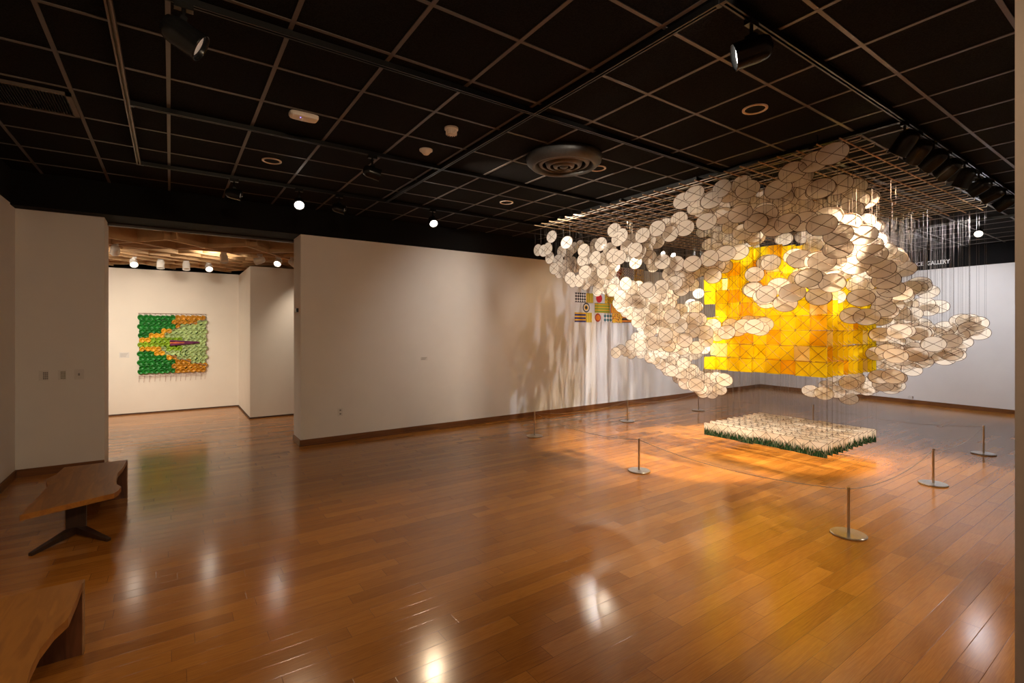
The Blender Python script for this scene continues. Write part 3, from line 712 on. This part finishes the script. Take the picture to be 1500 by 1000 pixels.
# ------------------------------------------------------------------ paper cloud
def ray(px, py):
    a = (px-750)/F; b = -(py-HOR)/F
    return a*CY+SY, -a*SY+CY, b
RAW = {
(775,320): '330,265,18.5 130,462,18 275,440,17.5 215,470,16 302,575,16 548,350,18 478,485,16.5 425,610,16.5 365,730,16.5 745,400,16 800,465,19 650,430,15 600,480,14 570,560,15 510,680,15 560,640,14 440,790,14 540,800,14 600,870,17 650,920,17 730,910,18 820,780,20 780,600,18 860,580,17 960,370,15 1050,375,20 1180,450,19 970,570,19 900,480,16 985,730,18 930,870,18 1100,580,18 1230,540,20 1320,570,21 1200,660,19 1080,780,19 920,400,14 690,720,14 740,690,14 1180,800,18 830,960,17 1020,930,18 1245,170,20.5 1355,250,21 1300,300,20 1430,420,20 1240,620,19 640,640,13 1240,700,18 620,740,14 880,690,15 1130,870,17',
(875,310): '490,430,20 430,500,20 555,560,22 660,345,21.5 760,430,20 790,400,20 870,440,20 875,245,22 990,200,20.5 1195,115,22 1285,240,22.5 1065,325,22 720,560,20 620,590,20 750,670,20 830,760,19 950,730,21 1050,770,18 1165,760,21 1100,840,19 1390,760,22 1250,860,20 1330,800,20 1400,900,20 560,745,17.5 450,650,16 1050,920,19 1300,950,19',
(875,380): '415,350,18.5 735,445,21.5 935,400,20 1135,345,20 330,540,18.5 500,420,18 430,600,18 600,400,17 570,500,18 560,610,18 620,630,18 640,540,17 840,540,19 790,600,17 940,580,18 900,520,19 1040,470,18 1100,520,18 1230,430,20 1310,300,20 1380,370,18 1190,220,19 1045,660,18 1095,830,20 720,700,17 790,860,17 860,700,18 590,910,17 600,800,17 480,800,16 430,740,16 340,690,16 220,450,18 160,420,17 330,450,17 90,330,17 30,330,17 250,330,16 550,740,16 700,800,16 950,900,17 960,700,17 1215,970,20 1330,880,19 1200,740,18 1260,740,17 1420,880,20 1370,650,14 1480,500,14 1430,700,17 720,960,16 100,250,17 10,430,17 300,640,16 660,760,16 900,800,17',
(890,450): '120,665,15.5 195,620,14 270,645,14.5 335,555,15 345,680,13.5 480,560,16 475,680,13.5 550,470,15 500,420,15 620,350,17 570,280,15 690,520,18.5 720,300,16 850,400,19.5 830,480,19 890,560,18 1060,280,20 1240,345,20 1340,175,19 1130,480,20 1000,430,18 930,300,17 970,570,17 1090,610,17 1300,590,18 1420,370,20 1440,480,19 1220,590,17 1260,690,15 640,640,14.5 560,640,14 620,740,15 690,760,15 770,830,15 860,830,14 850,880,15 920,800,15 960,760,15 1000,830,15 940,930,16 1110,820,16 1060,960,16 1150,740,15 820,680,15 760,650,15 720,680,14 1000,650,15 1050,700,14 450,500,14 420,440,14 590,400,15 780,560,16 650,230,16 1180,180,17 950,720,14 880,930,15 1250,920,16 1200,960,16 1310,680,14 500,300,14 430,640,13.5 1410,600,16 445,220,16',
(980,400): '430,675,19.5 345,845,19.5 545,860,20 840,865,20 1090,775,20 1240,780,21 1330,810,20 900,760,18 640,760,18 690,720,17 260,690,18 710,900,18 650,950,16 1160,720,19 1250,680,18 1390,750,20 560,960,17 1000,830,18',
(950,500): '880,535,15.5 700,635,19 760,680,17 790,740,16 920,760,15 1040,700,16 1110,560,18 1000,530,16 540,520,16 530,620,16 440,450,15 500,560,15 430,540,14 590,440,15 640,480,15 680,400,15 740,500,15 600,560,16 350,430,15 300,380,15 240,420,14 170,330,15 120,270,14 50,230,15 510,300,17 420,350,14 330,300,14 650,210,14 650,640,17 840,690,16 960,650,15 820,600,14 900,420,14 970,460,14 300,240,14 860,620,14',
(980,250): '195,440,23 365,335,25 420,420,20 470,570,17 390,540,18 620,430,24.5 770,260,25 880,340,24 700,560,20 760,520,19 1150,270,26 1060,200,22 1040,440,16 1330,400,22 145,710,22.5 235,830,22.5 545,745,24 790,660,24 680,700,20 890,820,20 720,800,18 1040,630,25.5 1265,765,26.5 1400,600,25 1220,600,22 500,890,16 660,890,16 1070,900,22 750,930,17 1240,950,20 830,950,18',
(980,320): '590,380,17 590,580,23 830,510,22 1020,490,22 690,450,18 1160,440,17 1230,440,16 900,340,18 760,380,17 870,280,18 430,760,19 560,760,18 640,840,21 700,700,20 810,700,19 290,830,19 180,740,18 700,200,16 1250,820,21.5 1430,640,21 1430,820,17 1270,290,20 480,700,19 270,910,18 970,370,18 640,350,15',
(1110,200): '1090,250,29 820,370,29 505,520,28.5 620,600,24 295,770,28 430,800,22 1175,705,27 920,760,27 730,790,25 1410,750,16 1200,880,20 1290,850,20 50,900,23 500,850,24 350,900,24',
(1070,270): '500,440,25.5 590,370,23 640,625,26 830,570,27 1070,545,28 1060,320,22 1190,390,22 1300,330,20 800,250,24 850,170,24 1440,380,20 700,450,22 780,370,20 790,800,17 1070,770,17 1250,850,20 1300,830,18',
(1170,270): '335,595,29.5 575,740,29 700,570,27 750,390,26 830,240,25.5 980,230,24 570,940,28 930,740,27 780,900,23 940,540,22 1010,640,22 1140,660,18 1100,820,22 1040,900,24 430,470,27 500,380,20 600,200,20 780,70,16 1190,820,16 1240,900,17 830,660,22 900,600,20 1090,640,20 1150,930,20',
(1080,350): '490,345,21.5 250,520,21 235,740,21.5 425,805,23.5 610,690,23 805,785,25.5 700,940,24 430,910,20 460,530,17 530,500,18 915,290,24.5 830,250,21 1240,330,26.5 1380,330,26 1040,570,26.5 1130,600,25 900,580,22 960,460,20 1190,840,24.5 1000,820,20 900,930,18 1390,640,26 1430,850,20 1290,500,20 1420,430,22 1100,110,20',
(1210,350): '675,225,27 430,380,25.5 805,435,26 880,600,25 950,730,24 530,560,20 160,480,20 510,860,24 765,850,23.5 1000,290,22 960,220,20 1060,340,19 1150,440,21 860,180,22 340,250,22 270,360,20 250,480,22 1090,790,21 1110,830,20 1230,720,20 1310,720,20 1370,700,20 1360,660,20 560,680,20 450,660,20 700,680,17 170,820,20 600,120,22 980,970,20 1000,830,20',
(1230,400): '640,515,23 395,640,23 180,620,22.5 870,580,19 800,500,20 900,440,19 1000,460,18 1050,600,19 950,640,18 1230,450,18.5 1290,530,18 1440,490,17 1290,270,19 700,560,20 610,660,19 560,680,18 300,500,18 480,480,18 600,900,20 870,850,21 1160,880,20 950,680,16 1180,750,16 1390,890,15 1000,720,14 750,760,14 420,920,18'}
RAW8 = {
(1270,450): '170,345,22 410,300,21.5 645,335,20.5 830,460,21 1185,170,18 1270,170,17 1370,200,16 1390,320,15 1190,300,17.5 1300,270,16 1040,420,19 1180,430,18 880,585,18 1050,580,17 1090,590,16 960,640,14 980,260,14 860,340,12 610,590,20.5 740,640,18 700,680,17 650,670,18 360,605,20.5 250,550,20 120,580,19 450,650,18 480,700,17 500,720,16 560,780,16 600,520,18 620,430,16 350,430,18 330,530,18 220,700,17 300,740,16 100,700,16 325,865,20 150,870,19 370,880,18 200,970,18 300,960,17 350,980,16 650,220,14 720,260,14 440,170,14 820,550,17 1140,340,17 1090,520,16 160,480,18 470,400,14 940,330,13',
(1170,500): '150,620,17 315,650,18 470,630,17 625,715,17 620,520,18 440,440,14 350,560,16 540,560,15 700,460,18 780,570,14 640,410,14 900,570,17 850,600,14 1060,530,18 1150,580,16 760,480,15 700,590,13'}
discs = []
for src, sc in ((RAW, 10.), (RAW8, 8.55)):
    for (ox, oy), txt in src.items():
        for it in txt.split():
            a, b, h = map(float, it.split(','))
            px_, py_ = ox+a/sc, oy+b/sc
            if any(abs(px_-q[0]) < 4.2 and abs(py_-q[1]) < 3.6 and abs(h-q[2]) < 4 for q in discs): continue
            discs.append((px_, py_, h))
KH = .176                                  # height of one paper disc
LAY = .083                                 # distance between the hanging layers
placed = []
for px_, py_, h in discs:
    rx, ry, rz = ray(px_, py_)
    d = F*KH/h
    # stay inside the rack
    d = max(d, (X0+.03)/rx, (Y0+.02)/max(ry, .05)); d = min(d, (X1-.05)/rx, (Y1+.0)/ry)
    X = round(rx*d/LAY)*LAY
    if X < X0: X += LAY
    d = X/rx
    Y = ry*d; Z = CAM+rz*d
    if Z > CZ-.075: 
        d *= (CZ-.075-CAM)/(Z-CAM); X, Y, Z = rx*d, ry*d, CZ-.075
    t_ = (px_-750)/F
    k = 1.20 + .20*max(0, min(1, (t_-.1)/.5))
    placed.append([d, X, Y, Z, k, px_, py_])
placed.sort(key=lambda q: q[0])
def oval(w, h, n=28):
    return [(0, w/2*math.cos(2*PI*i/n), h/2*math.sin(2*PI*i/n)) for i in range(n)]
def disc_paper(w, h):
    o = oval(w, h); return MB().add(o + [(.004,0,0)], [(i, (i+1) % 28, 28) for i in range(28)])
def strut(m, p, q, r): m.tube([p, q], r, 4)
def disc_frame(w, h, r=.0021):
    m = MB(); o = oval(w, h, 28); pts = o + [o[0], o[1]]
    n = len(pts)
    m.tube(pts[:29], r, 4, cap=False)
    a = math.radians(38)
    for s_ in (1, -1):
        p = Vector((0, w/2*math.cos(a), s_*h/2*math.sin(a)))
        m.tube([tuple(-p), tuple(p)], r*1.0, 4)
    return m
DP = disc_paper(KH, KH).mesh('paper_disc', M['disc'], True)
DF = disc_frame(KH, KH).mesh('bamboo_frame', M['frame'])
def zone(x, y):
    if x < 900 and y < 425: return ('white paper disc in the far left wing of the cloud, nearest the long wall', 'discs of the far left wing')
    if x < 1052 and y < 398: return ('white paper disc in the narrow arc above the dark gap, left of the yellow block', 'discs of the upper left arc')
    if x < 1055 and y < 505: return ('white paper disc in the mass left of the yellow block, below the patchwork hanging', 'discs of the middle left mass')
    if x < 1130 and y >= 455: return ('white paper disc in the glowing lower left tail of the cloud', 'discs of the lower left tail') if (x < 1075) else ('white paper disc in the finger lying across the left of the yellow block', 'discs across the yellow block')
    if y < 345 and x < 1200: return ('white paper disc in the upper ridge of the cloud just under the stick rack', 'discs of the upper ridge')
    if x < 1232 and y < 470: return ('white paper disc hanging in front of the middle of the yellow block', 'discs before the yellow block')
    if x < 1262 and y > 535: return ('white paper disc in the small cluster under the right corner of the yellow block', 'discs under the yellow block')
    if y < 468 or (x < 1330 and y < 475): return ('white paper disc in the right shoulder of the cloud, overlapping its neighbours', 'discs of the right shoulder')
    return ('white paper disc in the lower right arm that reaches toward the plain right wall', 'discs of the lower right arm')
threads = MB()
def thread(x, y, z0, z1, r=.0011):
    threads.tube([(x, y, z0), (x, y, z1)], r, 3, cap=False)
random.seed(11)
rest_p, rest_f = MB(), MB()
proto = None
for i, (d, X, Y, Z, k, px_, py_) in enumerate(placed):
    rot = Euler((random.gauss(0,.03), random.gauss(0,.06), random.gauss(0,.07)))
    for s_ in (-.33, .33): thread(X, Y+s_*KH*k, Z-.02, CZ)
    if i < 300:
        if proto is None:
            proto = bpy.data.objects.new('paper_disc', DP); COL.objects.link(proto)
            pf = bpy.data.objects.new('bamboo_frame', DF); COL.objects.link(pf); pf.parent = proto
            o = proto
        else:
            o = proto.copy(); COL.objects.link(o); c = pf.copy(); COL.objects.link(c); c.parent = o
        o.location = (X, Y, Z); o.rotation_euler = rot; o.scale = (1, k*1.06, 1.06)
        lab, grp = zone(px_, py_); o['label'] = lab; o['category'] = 'paper disc'; o['group'] = grp
    else:
        mt = Matrix.Translation((X, Y, Z)) @ rot.to_matrix().to_4x4() @ Matrix.Diagonal((1, k*1.06, 1.06, 1))
        rest_p.add([tuple(v.co) for v in DP.vertices], [tuple(p.vertices) for p in DP.polygons], mt)
        rest_f.add([tuple(v.co) for v in DF.vertices], [tuple(p.vertices) for p in DF.polygons], mt)
for q in range(260):
    d, X, Y, Z, k, px_, py_ = random.choice(placed)
    s_ = random.choice((1, 2, 3, 4))*LAY; f_ = (X+s_)/X
    X2 = X+s_; Y2 = Y*f_ + random.gauss(0,.02); Z2 = CAM+(Z-CAM)*f_ + random.gauss(0,.012)
    if X2 > X1-.05 or Y2 > Y1-.05 or Z2 > CZ-.07: continue
    if BX0-.1 < X2 < BX1+.1 and BY0-.1 < Y2 < BY1+.1 and 1.1 < Z2 < 2.95: continue
    if px_ > 1285 and py_ < 440: continue
    rot = Euler((random.gauss(0,.03), random.gauss(0,.06), random.gauss(0,.07)))
    for e_ in (-.33, .33): thread(X2, Y2+e_*KH*k, Z2-.02, CZ)
    mt = Matrix.Translation((X2, Y2, Z2)) @ rot.to_matrix().to_4x4() @ Matrix.Diagonal((1, k*1.06, 1.06, 1))
    rest_p.add([tuple(v.co) for v in DP.vertices], [tuple(p.vertices) for p in DP.polygons], mt)
    rest_f.add([tuple(v.co) for v in DF.vertices], [tuple(p.vertices) for p in DF.polygons], mt)
ro = obj('paper_discs_behind', rest_p, M['disc']); tag(ro, 'remaining small white paper discs filling the depth of the cloud behind the nearer ones', 'paper discs', kind='stuff')
rf = obj('bamboo_frames', rest_f, M['frame'], ro); rf['kind'] = 'stuff'

# ------------------------------------------------------------------ yellow block of square kites
KW, KHS = .202, .188
def sq_paper(w, h): return MB().add([(0,-w/2,-h/2),(0,w/2,-h/2),(0,w/2,h/2),(0,-w/2,h/2)], [(0,1,2,3)])
def sq_frame(w, h, r=.0023):
    m = MB(); e = .004
    m.tube([(0,-w/2,h/2),(0,w/2,h/2)], r*.7, 4)
    m.tube([(-.004,-w/2,h/2),(.010,-w/2,h/2)], r*1.5, 4); m.tube([(-.004,w/2,h/2),(.010,w/2,h/2)], r*1.5, 4)
    m.tube([(0,-w/2,-h/2),(0,w/2,h/2)], r, 4); m.tube([(0,w/2,-h/2),(0,-w/2,h/2)], r, 4)
    return m
SPm = {k: sq_paper(KW, KHS).mesh('square_kite', M[k]) for k in ('yellow','orange','pale','grass')}
SF = sq_frame(KW, KHS).mesh('bamboo_cross', M['frame'])
labs = {'yellow': ('bright yellow square paper kite in the glowing yellow block', 'bright yellow square kites'),
        'orange': ('orange square paper kite in the glowing yellow block', 'orange square kites'),
        'pale': ('pale yellow square paper kite in the glowing yellow block', 'pale yellow square kites')}
random.seed(21)
nlay, ncol, nlev = 11, 9, 9
cands = []
for L_ in range(nlay):
    for c_ in range(ncol):
        for z_ in range(nlev):
            X = BX0 + L_*(BX1-BX0)/(nlay-1)
            off = (0, .06, -.05, .03)[L_ % 4]
            Y = BY0 + KW/2 + c_*(BY1-BY0-KW)/(ncol-1) + (off if 0 < c_ < ncol-1 else 0)
            Z = 1.147 + KHS/2 + z_*.197 + random.uniform(-.006,.006)
            if L_ < 2: p = .80 if L_ == 0 else .9
            else: p = .55
            if z_ == 0 and L_ < 2: p = 1
            if c_ == 0: p = max(p, .85)
            if z_ == nlev-1: p *= .7
            if random.random() > p or (Z > 2.42 and Y < 3.12): continue
            rank = L_*1.0 + (0 if c_ > 0 else -6)
            col = 'orange' if random.random() < .17 else ('pale' if random.random() < .10 else 'yellow')
            cands.append((rank, X, Y, Z, col))
cands.sort(key=lambda q: q[0])
protos = {}
rest = {k: MB() for k in ('yellow','orange','pale')}; restf = MB()
def put_kite(key, X, Y, Z, rot, lab, grp, cat='paper kite', name='square_kite'):
    if key not in protos:
        o = bpy.data.objects.new(name, SPm[key]); COL.objects.link(o)
        f = bpy.data.objects.new('bamboo_cross', SF); COL.objects.link(f); f.parent = o; protos[key] = (o, f)
    else:
        o0, f0 = protos[key]; o = o0.copy(); COL.objects.link(o); f = f0.copy(); COL.objects.link(f); f.parent = o
    o.location = (X, Y, Z); o.rotation_euler = rot; o['label'] = lab; o['category'] = cat; o['group'] = grp
    return o
for i, (rk, X, Y, Z, col) in enumerate(cands):
    rot = Euler((random.gauss(0,.008), random.gauss(0,.03), random.gauss(0,.05)))
    if i < 300: put_kite(col, X, Y, Z, rot, *labs[col])
    else:
        mt = Matrix.Translation((X, Y, Z)) @ rot.to_matrix().to_4x4()
        rest[col].add([tuple(v.co) for v in SPm[col].vertices], [(0,1,2,3)], mt)
        restf.add([tuple(v.co) for v in SF.vertices], [tuple(p.vertices) for p in SF.polygons], mt)
ry = obj('square_kites_behind', rest['yellow'], M['yellow']); tag(ry, 'remaining square kites filling the inside of the yellow block', 'paper kites', kind='stuff')
for k in ('orange','pale'):
    c = obj(k+'_kites', rest[k], M[k], ry); c['kind'] = 'stuff'
c = obj('bamboo_crosses', restf, M['frame'], ry); c['kind'] = 'stuff'

# ------------------------------------------------------------------ low bed of grass printed kites
for L_ in range(nlay):
    for c_ in range(ncol):
        X = BX0 + L_*(BX1-BX0)/(nlay-1); Y = BY0 + KW/2 + c_*(BY1-BY0-KW)/(ncol-1)
        rot = Euler((random.gauss(0,.01), random.gauss(0,.03), random.gauss(0,.05)))
        Z = .145 + KHS/2 + random.uniform(-.008,.008)
        if L_ == 0: lab, grp = 'cream kite printed with dark grass in the front row of the hovering bed', 'grass kites of the front row'
        elif c_ == 0: lab, grp = 'cream kite printed with grass along the right side of the hovering bed', 'grass kites of the right side'
        else: lab, grp = 'cream kite printed with grass inside the hovering bed, only its top showing', 'grass kites inside the bed'
        put_kite('grass', X, Y, Z, rot, lab, grp, name='grass_kite')
        for s_ in (-.5, .5): thread(X, Y+s_*KW, Z-KHS/2, CZ, .0010)
to = obj('hanging_threads', threads, M['thread']); tag(to, 'curtain of fine vertical threads from the stick rack down through the paper kites', 'threads', kind='stuff')

# ------------------------------------------------------------------ world, camera, view
w = bpy.data.worlds.new('room_dark'); bpy.context.scene.world = w; w.use_nodes = True
w.node_tree.nodes['Background'].inputs[0].default_value = (.02,.018,.016,1); w.node_tree.nodes['Background'].inputs[1].default_value = .3
cam = bpy.data.cameras.new('camera'); co = bpy.data.objects.new('camera', cam); COL.objects.link(co)
cam.sensor_width = 36; cam.lens = F*36/1500; cam.shift_y = (HOR-500)/1500; cam.clip_start = .05; cam.clip_end = 60
co.location = (0, 0, CAM); co.rotation_euler = (PI/2, 0, -YAW)
sc = bpy.context.scene; sc.camera = co
sc.view_settings.view_transform = 'Standard'; sc.view_settings.look = 'None'; sc.view_settings.gamma = 1
sc.view_settings.use_curve_mapping = False; sc.view_settings.exposure = 0.0
sc.cycles.transparent_max_bounces = 24; sc.cycles.max_bounces = 10; sc.cycles.diffuse_bounces = 6; sc.cycles.transmission_bounces = 8
sc.cycles.use_denoising = True; sc.cycles.sample_clamp_indirect = 6
